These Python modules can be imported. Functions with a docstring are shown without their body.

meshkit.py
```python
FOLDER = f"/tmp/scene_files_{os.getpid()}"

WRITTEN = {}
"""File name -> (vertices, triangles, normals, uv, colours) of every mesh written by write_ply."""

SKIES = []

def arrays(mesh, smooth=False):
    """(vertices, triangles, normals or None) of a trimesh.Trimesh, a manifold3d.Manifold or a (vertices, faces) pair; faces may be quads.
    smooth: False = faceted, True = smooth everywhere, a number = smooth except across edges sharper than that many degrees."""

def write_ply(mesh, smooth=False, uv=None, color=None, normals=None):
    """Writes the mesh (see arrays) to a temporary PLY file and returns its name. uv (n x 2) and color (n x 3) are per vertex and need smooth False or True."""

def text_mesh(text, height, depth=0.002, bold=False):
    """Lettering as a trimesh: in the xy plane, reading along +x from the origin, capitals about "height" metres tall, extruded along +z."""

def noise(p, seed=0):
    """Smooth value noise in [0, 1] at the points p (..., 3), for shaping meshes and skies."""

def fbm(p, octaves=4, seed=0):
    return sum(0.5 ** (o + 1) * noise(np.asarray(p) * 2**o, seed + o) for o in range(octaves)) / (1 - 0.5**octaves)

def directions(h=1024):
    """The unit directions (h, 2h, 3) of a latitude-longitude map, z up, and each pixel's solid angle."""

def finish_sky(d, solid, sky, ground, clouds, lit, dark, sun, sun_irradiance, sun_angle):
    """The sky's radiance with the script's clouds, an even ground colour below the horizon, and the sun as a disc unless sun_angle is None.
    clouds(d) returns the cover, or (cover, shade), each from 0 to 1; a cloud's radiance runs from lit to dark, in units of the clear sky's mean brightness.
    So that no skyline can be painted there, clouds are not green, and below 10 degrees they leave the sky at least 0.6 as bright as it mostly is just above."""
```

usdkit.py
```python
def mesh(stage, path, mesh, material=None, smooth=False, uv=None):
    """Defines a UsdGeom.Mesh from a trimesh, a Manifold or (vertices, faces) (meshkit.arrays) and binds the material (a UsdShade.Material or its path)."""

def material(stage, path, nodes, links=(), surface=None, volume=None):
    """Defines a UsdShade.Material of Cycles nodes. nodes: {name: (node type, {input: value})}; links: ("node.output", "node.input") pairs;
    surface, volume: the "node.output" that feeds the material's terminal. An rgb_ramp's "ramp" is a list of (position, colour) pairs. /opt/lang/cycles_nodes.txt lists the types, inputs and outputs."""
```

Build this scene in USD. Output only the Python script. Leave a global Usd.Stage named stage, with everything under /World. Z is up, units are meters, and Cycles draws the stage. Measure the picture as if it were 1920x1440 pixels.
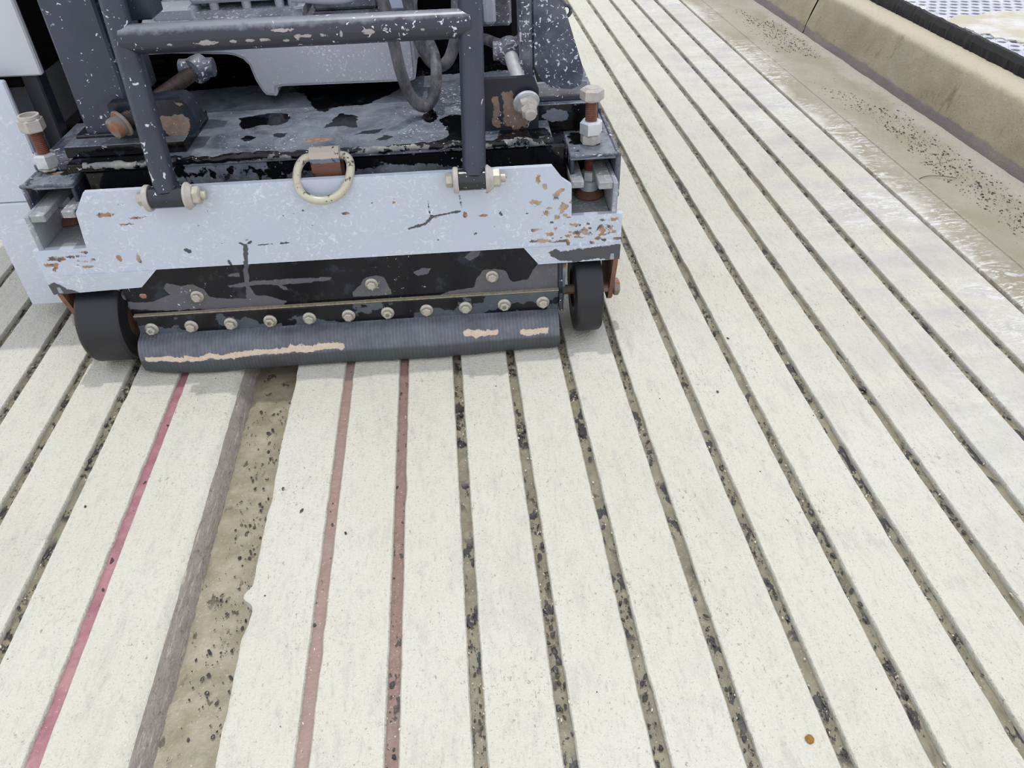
import math
import numpy as np
import trimesh
import shapely
from shapely.geometry import Polygon, LineString, Point
from pxr import Usd, UsdGeom, UsdLux, Gf, Sdf, Vt
import usdkit, meshkit
import manifold3d as m3

stage = Usd.Stage.CreateInMemory()
UsdGeom.SetStageUpAxis(stage, "Z")
UsdGeom.SetStageMetersPerUnit(stage, 1.0)
UsdGeom.Xform.Define(stage, "/World")
rng = np.random.default_rng(7)

# ------------------------------------------------------------------ camera
PITCH, ROLL, CYAW = map(math.radians, (38.61396278, -2.44097454, 3.62988841))
FPX, CAM = 1457.26342, (0.24453413, 0.0, 0.65156608)
fw = np.array([math.sin(CYAW) * math.cos(PITCH), math.cos(CYAW) * math.cos(PITCH), -math.sin(PITCH)])
rt = np.cross(fw, [0, 0, 1]); rt /= np.linalg.norm(rt); up = np.cross(rt, fw)
rt, up = math.cos(ROLL) * rt + math.sin(ROLL) * up, -math.sin(ROLL) * rt + math.cos(ROLL) * up
cam = UsdGeom.Camera.Define(stage, "/World/camera")
cam.CreateHorizontalApertureAttr(36.0); cam.CreateVerticalApertureAttr(27.0)
cam.CreateFocalLengthAttr(36.0 * FPX / 1920.0)
cam.CreateClippingRangeAttr(Gf.Vec2f(0.02, 200))
mtx = Gf.Matrix4d(*[float(v) for row in (list(rt) + [0], list(up) + [0], list(-fw) + [0], list(CAM) + [1]) for v in row])
cam.AddTransformOp().Set(mtx)
cam.CreateExposureAttr(0.05)

# ------------------------------------------------------------------ light: high sun straight behind the machine, bright hazy sky
SUN_EL, SUN_AZ = 79.5, 0.0          # azimuth from +y towards +x
sun = UsdLux.DistantLight.Define(stage, "/World/sun")
sun.CreateIntensityAttr(0.32); sun.CreateNormalizeAttr(True); sun.CreateAngleAttr(0.9); sun.CreateColorAttr(Gf.Vec3f(1.0, 0.98, 0.945))
sun.AddRotateXYZOp().Set(Gf.Vec3f(-(90 - SUN_EL), 0, SUN_AZ))
sky = UsdLux.DomeLight.Define(stage, "/World/sky")
sky.CreateIntensityAttr(0.365); sky.CreateColorAttr(Gf.Vec3f(0.955, 0.975, 1.05))

# ------------------------------------------------------------------ helpers: prims
used = {}
def path_for(name, parent):
    base = f"{parent}/{name}"
    k = used.get(base, 0); used[base] = k + 1
    return base if k == 0 else f"{base}_{k:03d}"

def tag(prim, label=None, cat=None, group=None, kind=None):
    for k, v in (("label", label), ("category", cat), ("group", group), ("kind", kind)):
        if v: prim.SetCustomDataByKey(k, v)
    return prim

def obj(name, mesh, mat, parent="/World", smooth=30, wear=None, label=None, kind=None, origin=None):
    """One Mesh prim; wear(points) gives a colour triple per vertex as the primvar 'wear'."""
    if isinstance(parent, Usd.Prim): parent = str(parent.GetPath())
    v, f, n = meshkit.arrays(mesh, smooth)
    if origin is None and parent.startswith("/World/grooving_machine"): origin = BASE
    p = path_for(name, parent)
    sh = v if origin is None else v - origin
    g = UsdGeom.Mesh.Define(stage, p)
    g.CreatePointsAttr(Vt.Vec3fArray.FromNumpy(sh.astype(np.float32)))
    g.CreateFaceVertexCountsAttr(Vt.IntArray.FromNumpy(np.full(len(f), 3, np.int32)))
    g.CreateFaceVertexIndicesAttr(Vt.IntArray.FromNumpy(f.astype(np.int32).ravel()))
    g.CreateSubdivisionSchemeAttr("none")
    if n is not None:
        g.CreateNormalsAttr(Vt.Vec3fArray.FromNumpy(n.astype(np.float32))); g.SetNormalsInterpolation("vertex")
    if wear is not None:
        UsdGeom.PrimvarsAPI(g).CreatePrimvar("wear", Sdf.ValueTypeNames.Color3fArray, "vertex").Set(Vt.Vec3fArray.FromNumpy(np.asarray(wear(v), np.float32)))
    usdkit.UsdShade.MaterialBindingAPI.Apply(g.GetPrim()).Bind(mat)
    return tag(g.GetPrim(), label, None, None, kind)

def xform(name, loc=(0, 0, 0), rz=0.0, parent="/World"):
    x = UsdGeom.Xform.Define(stage, path_for(name, parent))
    x.AddTranslateOp().Set(Gf.Vec3d(*map(float, loc)))
    if rz: x.AddRotateZOp().Set(float(rz))
    return x.GetPrim()

# ------------------------------------------------------------------ helpers: shapes
cat = trimesh.util.concatenate
def box(x0, x1, y0, y1, z0, z1, b=0.0012):
    b = min(b, (x1 - x0) / 3, (y1 - y0) / 3, (z1 - z0) / 3)
    pts = []
    for sx in (0, 1):
        for sy in (0, 1):
            for sz in (0, 1):
                c = np.array([(x0, x1)[sx], (y0, y1)[sy], (z0, z1)[sz]], float)
                d = np.array([1 - 2 * sx, 1 - 2 * sy, 1 - 2 * sz]) * b
                for k in range(3):
                    q = c + d; q[k] = c[k]; pts.append(q)
    return trimesh.PointCloud(pts).convex_hull

def extr(poly, t, bevel=0.0):
    poly = poly if isinstance(poly, Polygon) else Polygon(poly)
    return trimesh.creation.extrude_polygon(poly, t, engine="earcut")

def prism_y(poly, y0, y1):        # polygon in (x, z)
    m = extr(poly, y1 - y0); v = m.vertices.copy()
    return trimesh.Trimesh(np.c_[v[:, 0], y0 + v[:, 2], v[:, 1]], m.faces[:, ::-1], process=False)
def prism_x(poly, x0, x1):        # polygon in (y, z)
    m = extr(poly, x1 - x0); v = m.vertices.copy()
    return trimesh.Trimesh(np.c_[x0 + v[:, 2], v[:, 0], v[:, 1]], m.faces, process=False)
def prism_z(poly, z0, z1):        # polygon in (x, y)
    m = extr(poly, z1 - z0); m.apply_translation([0, 0, z0]); return m
def round_poly(p, r): return Polygon(p).buffer(-r).buffer(r, quad_segs=6)
def fine(m, e): 
    v, f = trimesh.remesh.subdivide_to_size(m.vertices, m.faces, e, max_iter=14)
    m = trimesh.Trimesh(v, f, process=False); m.merge_vertices(); return m

def frame(d):
    d = np.asarray(d, float); d = d / np.linalg.norm(d)
    a = np.array([0, 0, 1.0]) if abs(d[2]) < 0.9 else np.array([1.0, 0, 0])
    u = np.cross(a, d); u /= np.linalg.norm(u)
    return u, np.cross(d, u), d
def lathe(p0, d, prof, n=28, phase=0.0):
    """prof: (radius, distance along d) from the axis start to the axis end."""
    u, w, d = frame(d); p0 = np.asarray(p0, float)
    a = np.arange(n) / n * 2 * np.pi + phase
    ring = np.cos(a)[:, None] * u + np.sin(a)[:, None] * w
    V = [p0 + d * h + ring * r for r, h in prof]
    k = len(prof); V = np.vstack(V); F = []
    for i in range(k - 1):
        for j in range(n):
            A, B = i * n + j, i * n + (j + 1) % n
            F += [[A, B, B + n], [A, B + n, A + n]]
    c0 = len(V); V = np.vstack([V, p0 + d * prof[0][1], p0 + d * prof[-1][1]])
    for j in range(n):
        F += [[c0, (j + 1) % n, j], [c0 + 1, (k - 1) * n + j, (k - 1) * n + (j + 1) % n]]
    return trimesh.Trimesh(V, F, process=False)
def cyl(p0, p1, r, n=28, b=0.0008):
    L = np.linalg.norm(np.subtract(p1, p0)); b = min(b, r / 3, L / 3)
    return lathe(p0, np.subtract(p1, p0), [(r - b, 0), (r, b), (r, L - b), (r - b, L)], n)
def hexa(p0, p1, r, phase=0.0):
    L = np.linalg.norm(np.subtract(p1, p0)); b = r * 0.16
    return lathe(p0, np.subtract(p1, p0), [(r - b * .6, 0), (r, b * .6), (r, L - b), (r - b * 1.4, L)], 6, phase)
def spline(pts, n):
    P = np.asarray(pts, float); t = np.r_[0, np.cumsum(np.linalg.norm(np.diff(P, axis=0), axis=1))]
    from scipy.interpolate import CubicSpline, PchipInterpolator
    return CubicSpline(t, P)(np.linspace(0, t[-1], n))
def tube(pts, r, n=16, closed=False, noise=0.0, seed=0):
    P = np.asarray(pts, float); m = len(P)
    T = np.roll(P, -1, 0) - np.roll(P, 1, 0) if closed else np.gradient(P, axis=0)
    T /= np.linalg.norm(T, axis=1, keepdims=True)
    U = [frame(T[0])[0]]
    for i in range(1, m):
        u = U[-1] - T[i] * (U[-1] @ T[i]); U.append(u / np.linalg.norm(u))
    U = np.array(U); Wd = np.cross(T, U); a = np.arange(n) / n * 2 * np.pi
    R = np.broadcast_to(np.asarray(r, float).reshape(-1, 1) if np.ndim(r) else r, (m, 1))
    V = P[:, None] + R[:, :, None] * (np.cos(a)[None, :, None] * U[:, None] + np.sin(a)[None, :, None] * Wd[:, None])
    if noise:
        V = V + (meshkit.noise(V * 160, seed)[..., None] - .5) * 2 * noise * (V - P[:, None]) / R[:, :, None]
    V = V.reshape(-1, 3); F = []
    for i in range(m if closed else m - 1):
        for j in range(n):
            A, B = i * n + j, i * n + (j + 1) % n
            C, D = ((i + 1) % m) * n + j, ((i + 1) % m) * n + (j + 1) % n
            F += [[A, B, D], [A, D, C]]
    if not closed:
        c = len(V); V = np.vstack([V, P[0], P[-1]])
        for j in range(n):
            F += [[c, (j + 1) % n, j], [c + 1, (m - 1) * n + j, (m - 1) * n + (j + 1) % n]]
    return trimesh.Trimesh(V, F, process=False)
def thread(p0, p1, r, pitch=0.0022, n=20):
    p0, p1 = np.asarray(p0, float), np.asarray(p1, float); L = np.linalg.norm(p1 - p0)
    k = max(2, int(L / pitch)); prof = [(r * .86, 0)]
    for i in range(k):
        prof += [(r, (i + .5) * L / k), (r * .86, (i + 1) * L / k)]
    return lathe(p0, p1 - p0, prof, n)
def flange_bolt(p, d, rf=0.0095, rh=0.0068, h=0.0065, phase=0.0, stub=0.0):
    p, d = np.asarray(p, float), np.asarray(d, float)
    parts = [lathe(p, d, [(rf, 0), (rf, .0012), (rf * .88, .0022), (rh * 1.02, .003)], 24), hexa(p + d * .002, p + d * (.002 + h), rh, phase)]
    if stub: parts.append(cyl(p + d * h, p + d * (h + stub), rh * .55, 16))
    return cat(parts)

# ------------------------------------------------------------------ helpers: materials
def c(r, g, b):
    x = np.array([r, g, b]) / 255.0
    return tuple(np.where(x <= .04045, x / 12.92, ((x + .055) / 1.055) ** 2.4))
class Mt:
    def __init__(s, name):
        s.name, s.nodes, s.links, s.k = name, {}, [], 0
        s.pos = s.n("geometry") + ".position"
    def n(s, kind, **kw):
        s.k += 1; nm = f"n{s.k}"; vals = {}
        for k, v in kw.items():
            if isinstance(v, str) and v.startswith("@"): s.links.append((v[1:], f"{nm}.{k}"))
            else: vals[k] = v
        s.nodes[nm] = (kind, vals); return "@" + nm
    def vec(s, st):
        if st is None: return s.pos
        return s.n("mapping", vector=s.pos, scale=st) + ".vector"
    def noise(s, scale, detail=2, rough=.5, st=None, dist=0.0):
        return s.n("noise_texture", vector=s.vec(st), scale=scale, detail=detail, roughness=rough, distortion=dist) + ".fac"
    def vor(s, scale, st=None, feature="f1", rand=1.0):
        return s.n("voronoi_texture", vector=s.vec(st), scale=scale, feature=feature, randomness=rand)
    def thr(s, v, lo, hi, a=0.0, b=1.0):
        return s.n("map_range", value=v, from_min=lo, from_max=hi, to_min=a, to_max=b, clamp=True) + ".result"
    def math(s, op, a, b=0.5, d=0.0):
        return s.n("math", math_type=op, value1=a, value2=b, value3=d) + ".value"
    def mul(s, a, b): return s.math("multiply", a, b)
    def add(s, a, b): return s.math("add", a, b)
    def mix(s, fac, a, b): return s.n("mix_color", fac=fac, a=a, b=b) + ".result"
    def wear(s):
        a = s.n("attribute", attribute="wear"); q = s.n("separate_color", color=a + ".color")
        return q + ".r", q + ".g", q + ".b"
    def xyz(s):
        q = s.n("separate_xyz", vector=s.pos); return q + ".x", q + ".y", q + ".z"
    def bump(s, h, dist, strength=1.0):
        return s.n("bump", height=h, distance=dist, strength=strength) + ".normal"
    def out(s, color, rough=.5, metal=0.0, normal=None, spec=.5, **kw):
        a = dict(base_color=color, roughness=rough, metallic=metal, specular_ior_level=spec, **kw)
        if normal: a["normal"] = normal
        p = s.n("principled_bsdf", **a)
        return usdkit.material(stage, f"/World/Looks/{s.name}", s.nodes, s.links, surface=p[1:] + ".BSDF")
def M_speck(g, col, speckcol, scale=170, size=.16, dens=.5, maskscale=9):
    """small splatter dots over a paint colour, thicker in places"""
    n = g.add(g.noise(scale, 2, .55, None, .6), g.mul(g.add(g.noise(maskscale, 4, .6), -.5), .55))
    t = .775 - .20 * dens
    return g.mix(g.thr(n, t, t + .025), col, speckcol)

def paint_black(name, wet=.28, speck=.35, base=(43, 48, 60), dusty=.0, chips=True):
    g = Mt(name)
    col = g.mix(g.noise(18, 4, .6), c(*[x * .78 for x in base]), c(*[min(255, x * 1.25) for x in base]))
    if dusty: col = g.mix(g.mul(g.thr(g.noise(26, 6, .7), .42, .72), dusty), col, c(150, 154, 164))
    if chips:
        ch = g.thr(g.noise(34, 5, .62), .70, .715); col = g.mix(ch, col, c(150, 146, 148))
    col = M_speck(g, col, c(205, 208, 214), 210, .2, speck)
    col = M_speck(g, col, c(190, 194, 202), 90, .13, speck * .8, 6)
    return g.out(col, g.thr(g.noise(22, 3), .3, .7, wet, wet + .25), normal=g.bump(g.noise(260, 3), .0006, .35))

def paint_grey(name, base=(186, 195, 209), wearattr=False):
    g = Mt(name)
    col = g.mix(g.noise(9, 3), c(*[x * .96 for x in base]), c(*[x * 1.03 for x in base]))
    sc = g.thr(g.noise(75, 6, .75, (1, 1, 1.3), 2.0), .53, .64); sc = g.mul(sc, g.thr(g.noise(14, 3), .38, .56))
    col = g.mix(g.mul(sc, .55), col, c(238, 241, 246))
    dk = g.thr(g.noise(70, 4, .6), .735, .75); col = g.mix(g.mul(dk, .9), col, c(92, 88, 88))
    if wearattr:
        r, gg, b = g.wear()
        f = g.add(r, g.mul(g.add(g.noise(85, 6, .72, None, .8), -.5), 1.5)); m = g.thr(f, .53, .57)
        inner = g.mix(g.thr(g.noise(70, 4), .46, .56), c(88, 82, 86), c(158, 124, 94))
        inner = g.mix(g.thr(g.noise(60, 2), .5, .62), inner, c(168, 150, 134))
        col = g.mix(m, col, inner)
        m2 = g.thr(g.add(gg, g.mul(g.add(g.noise(160, 5, .7), -.5), .9)), .46, .54); col = g.mix(m2, col, c(74, 76, 82))
    return g.out(col, .42, normal=g.bump(g.noise(220, 3), .0006, .2))

def plain(name, col, rough=.5, metal=0.0, var=.12, scale=60, bump=0.0, spec=.5):
    g = Mt(name)
    k = g.mix(g.noise(scale, 4, .6), c(*[x * (1 - var) for x in col]), c(*[min(255, x * (1 + var)) for x in col]))
    return g.out(k, rough, metal, g.bump(g.noise(scale * 5, 3), .001, bump) if bump else None, spec)

# concrete
def concrete(name, kind):
    g = Mt(name); x, y, z = g.xyz()
    base = g.mix(g.thr(g.noise(2.6, 5, .6), .35, .65), c(199, 197, 183), c(205, 204, 193))
    base = g.mix(g.thr(g.noise(5.5, 5, .65, (1.5, .55, 1)), .56, .7, 0, .55), base, c(186, 180, 170))      # faint damp patches
    base = g.mix(g.thr(g.noise(14, 4, .6, (2.5, .5, 1)), .62, .72, 0, .35), base, c(172, 168, 168))
    pits = g.thr(g.noise(300, 4, .7), .59, .70); pits2 = g.thr(g.add(g.noise(150, 5, .75, (1.5, .8, 1)), g.mul(g.add(g.noise(12, 3), -.5), .35)), .63, .68)
    base = g.mix(g.mul(pits, .75), base, c(138, 135, 124)); base = g.mix(g.mul(pits2, .7), base, c(122, 118, 110))
    base = g.mix(g.mul(g.thr(g.noise(24, 6, .75, (2.2, .7, 1)), .52, .66), .35), base, c(172, 167, 160))
    base = g.mix(g.mul(g.thr(g.noise(700, 2), .55, .7), .25), base, c(236, 234, 226))
    base = g.mix(g.mul(g.thr(g.noise(110, 5, .7, (1.8, .5, 1)), .54, .66), .3), base, c(160, 156, 148))
    rough = .85
    hgt = g.add(g.mul(g.noise(300, 4, .65), 1.0), g.mul(g.noise(75, 3), .8))
    if kind == "right":     # limewash-like scum streaks close to the last grooves
        xm = g.math("subtract", x, g.mul(g.noise(3.1, 3), .16))
        grey = g.thr(xm, .60, .92, 0, .75)
        base = g.mix(g.mul(grey, g.thr(g.noise(11, 5, .65, (.6, 1.6, 1)), .4, .62)), base, c(180, 177, 176))
        foam = g.mul(g.thr(xm, .74, .98), g.mul(g.thr(g.noise(34, 6, .75, (.7, 1.7, 1), 2.2), .50, .58), g.thr(g.noise(4.5, 3), .42, .58)))
        base = g.mix(g.mul(foam, .8), base, c(228, 228, 228))
    if kind == "apron":
        xm = g.add(x, g.mul(g.add(g.noise(7, 5, .65), -.5), .14))
        wetc = g.mix(g.thr(g.noise(9, 5, .6, (1, .6, 1)), .4, .62), c(163, 156, 141), c(150, 143, 124))
        wetc = g.mix(g.thr(xm, 1.25, 1.285), wetc, c(172, 168, 156))
        wetc = g.mix(g.mul(g.thr(g.noise(120, 4, .7), .62, .7), g.thr(xm, 1.12, 1.17)), wetc, c(104, 98, 84))
        base = g.mix(g.thr(xm, 1.05, 1.085), base, wetc)
        foam = g.mul(g.thr(xm, 1.15, 1.10), g.mul(g.thr(g.noise(32, 6, .75, (.7, 1.7, 1), 2.2), .51, .58), g.thr(g.noise(3.5, 3), .44, .58)))
        base = g.mix(g.mul(foam, .85), base, c(226, 227, 228)); rough = .6
    return g.out(base, rough, normal=g.bump(hgt, .0024, .8), spec=.3)
M_conc, M_right, M_apron = concrete("concrete", "main"), concrete("concrete_scummed", "right"), concrete("concrete_apron", "apron")

def slurry(name, a, b, fleck, dens, gloss=.45):
    g = Mt(name)
    col = g.mix(g.thr(g.noise(38, 4, .6), .35, .65), c(*a), c(*b))
    f1 = g.thr(g.noise(95, 3, .6, (1, .55, 1)), .66 - dens, .68 - dens)
    col = g.mix(g.mul(f1, g.thr(g.noise(17, 2), .42, .52)), col, c(*fleck))
    col = g.mix(g.mul(g.thr(g.noise(420, 2), .66, .72), .6), col, c(196, 190, 172))
    return g.out(col, gloss, normal=g.bump(g.noise(170, 4, .6), .0016, .6))
M_mud = slurry("groove_mud", (140, 133, 112), (118, 112, 94), (50, 49, 47), .12)
M_pale = slurry("groove_mud_pale", (150, 142, 118), (136, 128, 104), (96, 92, 80), .02)
M_dye0 = slurry("groove_dye_rose", (168, 124, 126), (148, 96, 108), (120, 88, 84), .0, .35)
M_dye1 = slurry("groove_dye_dusky", (152, 128, 120), (142, 118, 110), (74, 64, 62), .0)
M_dye2 = slurry("groove_dye_brown", (136, 110, 102), (128, 106, 96), (70, 60, 58), .06)
M_bed = slurry("channel_mud", (164, 155, 136), (136, 129, 106), (92, 86, 72), .05, .4)
g = Mt("channel_wall_concrete")
col = g.mix(g.noise(60, 5, .7), c(176, 168, 160), c(148, 140, 133)); col = g.mix(g.thr(g.noise(50, 5, .7, (7, .5, 7)), .55, .66), col, c(206, 198, 182)); col = g.mix(g.thr(g.noise(130, 5, .75), .58, .66), col, c(128, 120, 114))
M_wall = g.out(col, .9, normal=g.bump(g.noise(190, 5, .7), .004, .9))
M_chip = plain("dark_grit_look", (52, 52, 50), .35, 0, .3, 90)
M_crumb = plain("pale_grit_look", (206, 200, 184), .8, 0, .1, 90)

# metal and rubber
M_black = paint_black("black_paint", .30, .30)
M_blackdust = paint_black("black_paint_dusty", .34, .62, (58, 63, 76), .6)
M_blackwet = paint_black("black_paint_wet", .10, .30, (34, 37, 44), 0, False)
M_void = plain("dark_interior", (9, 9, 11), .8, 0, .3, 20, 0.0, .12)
M_grey = paint_grey("grey_paint"); M_greyw = paint_grey("grey_paint_chipped", wearattr=True)
M_panel = paint_grey("pale_panel_paint", (198, 205, 217))
M_white = plain("white_panel_paint", (196, 200, 206), .4, 0, .02, 8)
M_cornerside = paint_grey("grey_paint_shaded", (146, 152, 160), wearattr=True)  # same grey painted darker, the shade of the inner faces in the colour
M_shelf = paint_grey("shelf_grey_paint", (142, 147, 148))
M_zinc = plain("zinc_bolt", (176, 172, 158), .38, .35, .14, 150, .25)
M_bright = plain("bright_zinc", (205, 210, 214), .3, .45, .1, 90, .1)
M_dirtynut = plain("limed_nut", (172, 168, 162), .6, .1, .14, 120, .3)
M_rust = plain("rust_brown", (104, 72, 60), .75, 0, .3, 90, .5)
M_thread = plain("rusty_thread", (112, 72, 60), .5, .25, .28, 130, .2)
M_rustplate = plain("orange_rust", (124, 90, 74), .8, 0, .28, 80, .5)
g = Mt("dull_steel_rust"); col = g.mix(g.thr(g.noise(75, 5, .65), .47, .55), c(128, 122, 116), c(140, 98, 70)); M_steelrust = g.out(col, .6)
g = Mt("gold_zinc_worn"); col = g.mix(g.thr(g.noise(85, 5, .7), .56, .62), c(190, 186, 166), c(70, 66, 60)); M_gold = g.out(col, .35, .2)
M_rubberwheel = plain("wheel_rubber", (29, 30, 35), .42, 0, .12, 30, .1)
g = Mt("hose_rubber"); col = g.mix(g.thr(g.noise(60, 5, .7, (1, 1, .4)), .42, .7), c(62, 64, 68), c(120, 122, 126)); col = M_speck(g, col, c(190, 190, 192), 260, .2, .2); M_hose = g.out(col, .55)
g = Mt("engine_casting"); col = g.mix(g.noise(12, 4), c(164, 168, 178), c(180, 184, 194)); col = M_speck(g, col, c(212, 216, 224), 330, .22, .55, 12); col = M_speck(g, col, c(205, 210, 220), 150, .14, .35, 8); M_cast = g.out(col, .6, normal=g.bump(g.noise(300, 3), .0008, .4))
g = Mt("engine_dusty_dark"); col = g.mix(g.thr(g.noise(20, 6, .7), .4, .68), c(66, 67, 76), c(140, 144, 154)); col = M_speck(g, col, c(220, 224, 230), 190, .24, .6, 10); M_castd = g.out(col, .65)
g = Mt("engine_shelf_dust"); col = g.mix(g.thr(g.noise(20, 6, .7), .36, .62), c(120, 124, 134), c(168, 172, 182)); col = M_speck(g, col, c(226, 229, 234), 230, .24, .75, 10); M_shelfd = g.out(col, .7)
g = Mt("mat_rubber"); col = g.mix(g.noise(60, 3), c(17, 18, 20), c(30, 31, 33)); col = M_speck(g, col, c(180, 178, 165), 190, .22, .1, 20); M_mat = g.out(col, .8)
g = Mt("tread_steel"); col = g.mix(g.thr(g.noise(16, 5, .65), .35, .62), c(176, 179, 192), c(204, 206, 212)); M_tread = g.out(col, .5, .1, normal=g.bump(g.noise(90, 3), .003, .5))
M_treadunder = plain("tread_hollow_shade", (36, 36, 44), .7, 0, .2, 50)  # dark colour stands in for shade inside the hollows
g = Mt("dried_slurry"); col = g.mix(g.thr(g.noise(11, 5, .65), .40, .58), c(182, 176, 156), c(204, 203, 202)); M_patch = g.out(col, .8, normal=g.bump(g.noise(120, 4), .002, .5))
g = Mt("curb_concrete"); x, y, z = g.xyz()
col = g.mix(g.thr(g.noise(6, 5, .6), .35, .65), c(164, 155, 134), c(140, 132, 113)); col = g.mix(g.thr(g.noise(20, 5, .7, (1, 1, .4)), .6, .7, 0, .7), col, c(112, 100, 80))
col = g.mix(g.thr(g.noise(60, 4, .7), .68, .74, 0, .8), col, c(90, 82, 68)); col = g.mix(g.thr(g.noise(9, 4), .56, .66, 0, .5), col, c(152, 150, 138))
col = g.mix(g.thr(g.add(z, g.mul(g.noise(40, 3), .01)), .108, .118, 0, .7), col, c(200, 193, 172))  # sunlit top edge painted in as a lighter colour
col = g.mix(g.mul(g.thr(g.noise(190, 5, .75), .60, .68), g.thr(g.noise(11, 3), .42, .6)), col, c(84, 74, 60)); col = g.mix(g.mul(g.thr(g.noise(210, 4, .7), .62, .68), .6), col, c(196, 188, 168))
col = g.mix(g.mul(g.thr(g.add(z, g.mul(g.noise(16, 5, .6), -.022)), .0115, .0075), g.thr(g.noise(9, 4), .30, .5, .55, .95)), col, c(124, 118, 117))  # shade along the curb foot painted in as a darker band
M_curb = g.out(col, .85, normal=g.bump(g.noise(150, 5, .65), .003, .6), spec=.25)

# two-tone plates whose shapes come from the 'wear' primvar
def wetdry(name, wet, dry, dry2, wetr=.12, dryr=.6, speck=.25, noise=.5):
    g = Mt(name); r, gg, b = g.wear()
    m = g.thr(g.add(r, g.mul(g.add(g.noise(85, 5, .6), -.5), noise)), .485, .515)
    d = g.mix(g.thr(g.noise(19, 6, .72, None, .7), .34, .66), c(*dry2), c(*dry)); d = g.mix(g.mul(g.thr(g.noise(150, 5, .7), .56, .7), .4), d, c(*[min(255, k * 1.3) for k in dry])); d = M_speck(g, d, c(208, 212, 218), 240, .2, speck)
    w = g.mix(g.noise(20, 4), c(*[k * .7 for k in wet]), c(*wet)); w = g.mix(g.mul(g.thr(g.noise(32, 5, .65), .56, .64), .55), w, c(50, 56, 68)); w = M_speck(g, w, c(160, 165, 175), 150, .12, speck * .5)
    rr = g.thr(g.add(gg, g.mul(g.add(g.noise(70, 5, .7), -.5), .6)), .48, .54)
    col = g.mix(m, w, d); col = g.mix(rr, col, g.mix(g.thr(g.noise(130, 4), .42, .56), c(150, 138, 128), c(150, 100, 66)))
    return g.out(col, g.thr(m, 0, 1, wetr, dryr), spec=.32, normal=g.bump(g.add(g.noise(150, 4), g.mul(m, .6)), .0006, .3))
M_skirt = wetdry("skirt_plate_paint", (15, 17, 26), (98, 97, 102), (88, 88, 94), .22, .7, .12, .34)
M_deck = wetdry("deck_paint", (14, 15, 18), (126, 134, 144), (72, 79, 88), .06, .42, .35, .55)
M_strip = wetdry("strip_paint", (17, 19, 28), (84, 90, 96), (70, 77, 86), .2, .55, .1, .5)
M_bracket = wetdry("bracket_paint", (40, 44, 56), (140, 126, 116), (112, 88, 72), .3, .75, .15, 1.1)
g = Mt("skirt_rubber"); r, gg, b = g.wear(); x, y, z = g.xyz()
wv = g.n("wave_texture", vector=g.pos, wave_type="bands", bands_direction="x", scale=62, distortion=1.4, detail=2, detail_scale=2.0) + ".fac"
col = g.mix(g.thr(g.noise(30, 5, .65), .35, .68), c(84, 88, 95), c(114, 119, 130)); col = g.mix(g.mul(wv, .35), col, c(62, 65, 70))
col = g.mix(g.mul(g.thr(g.add(gg, g.mul(g.add(g.noise(40, 4), -.5), .6)), .2, .9), .72), col, c(50, 55, 54))  # shade under the curl painted into the lower rubber colour
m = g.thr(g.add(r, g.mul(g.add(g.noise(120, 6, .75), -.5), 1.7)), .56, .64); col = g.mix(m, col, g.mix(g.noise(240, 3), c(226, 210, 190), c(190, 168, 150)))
M_skirtrub = g.out(col, g.thr(m, 0, 1, .48, .9), normal=g.bump(g.add(g.mul(wv, .5), g.mul(m, .8)), .0014, .6))

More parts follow.
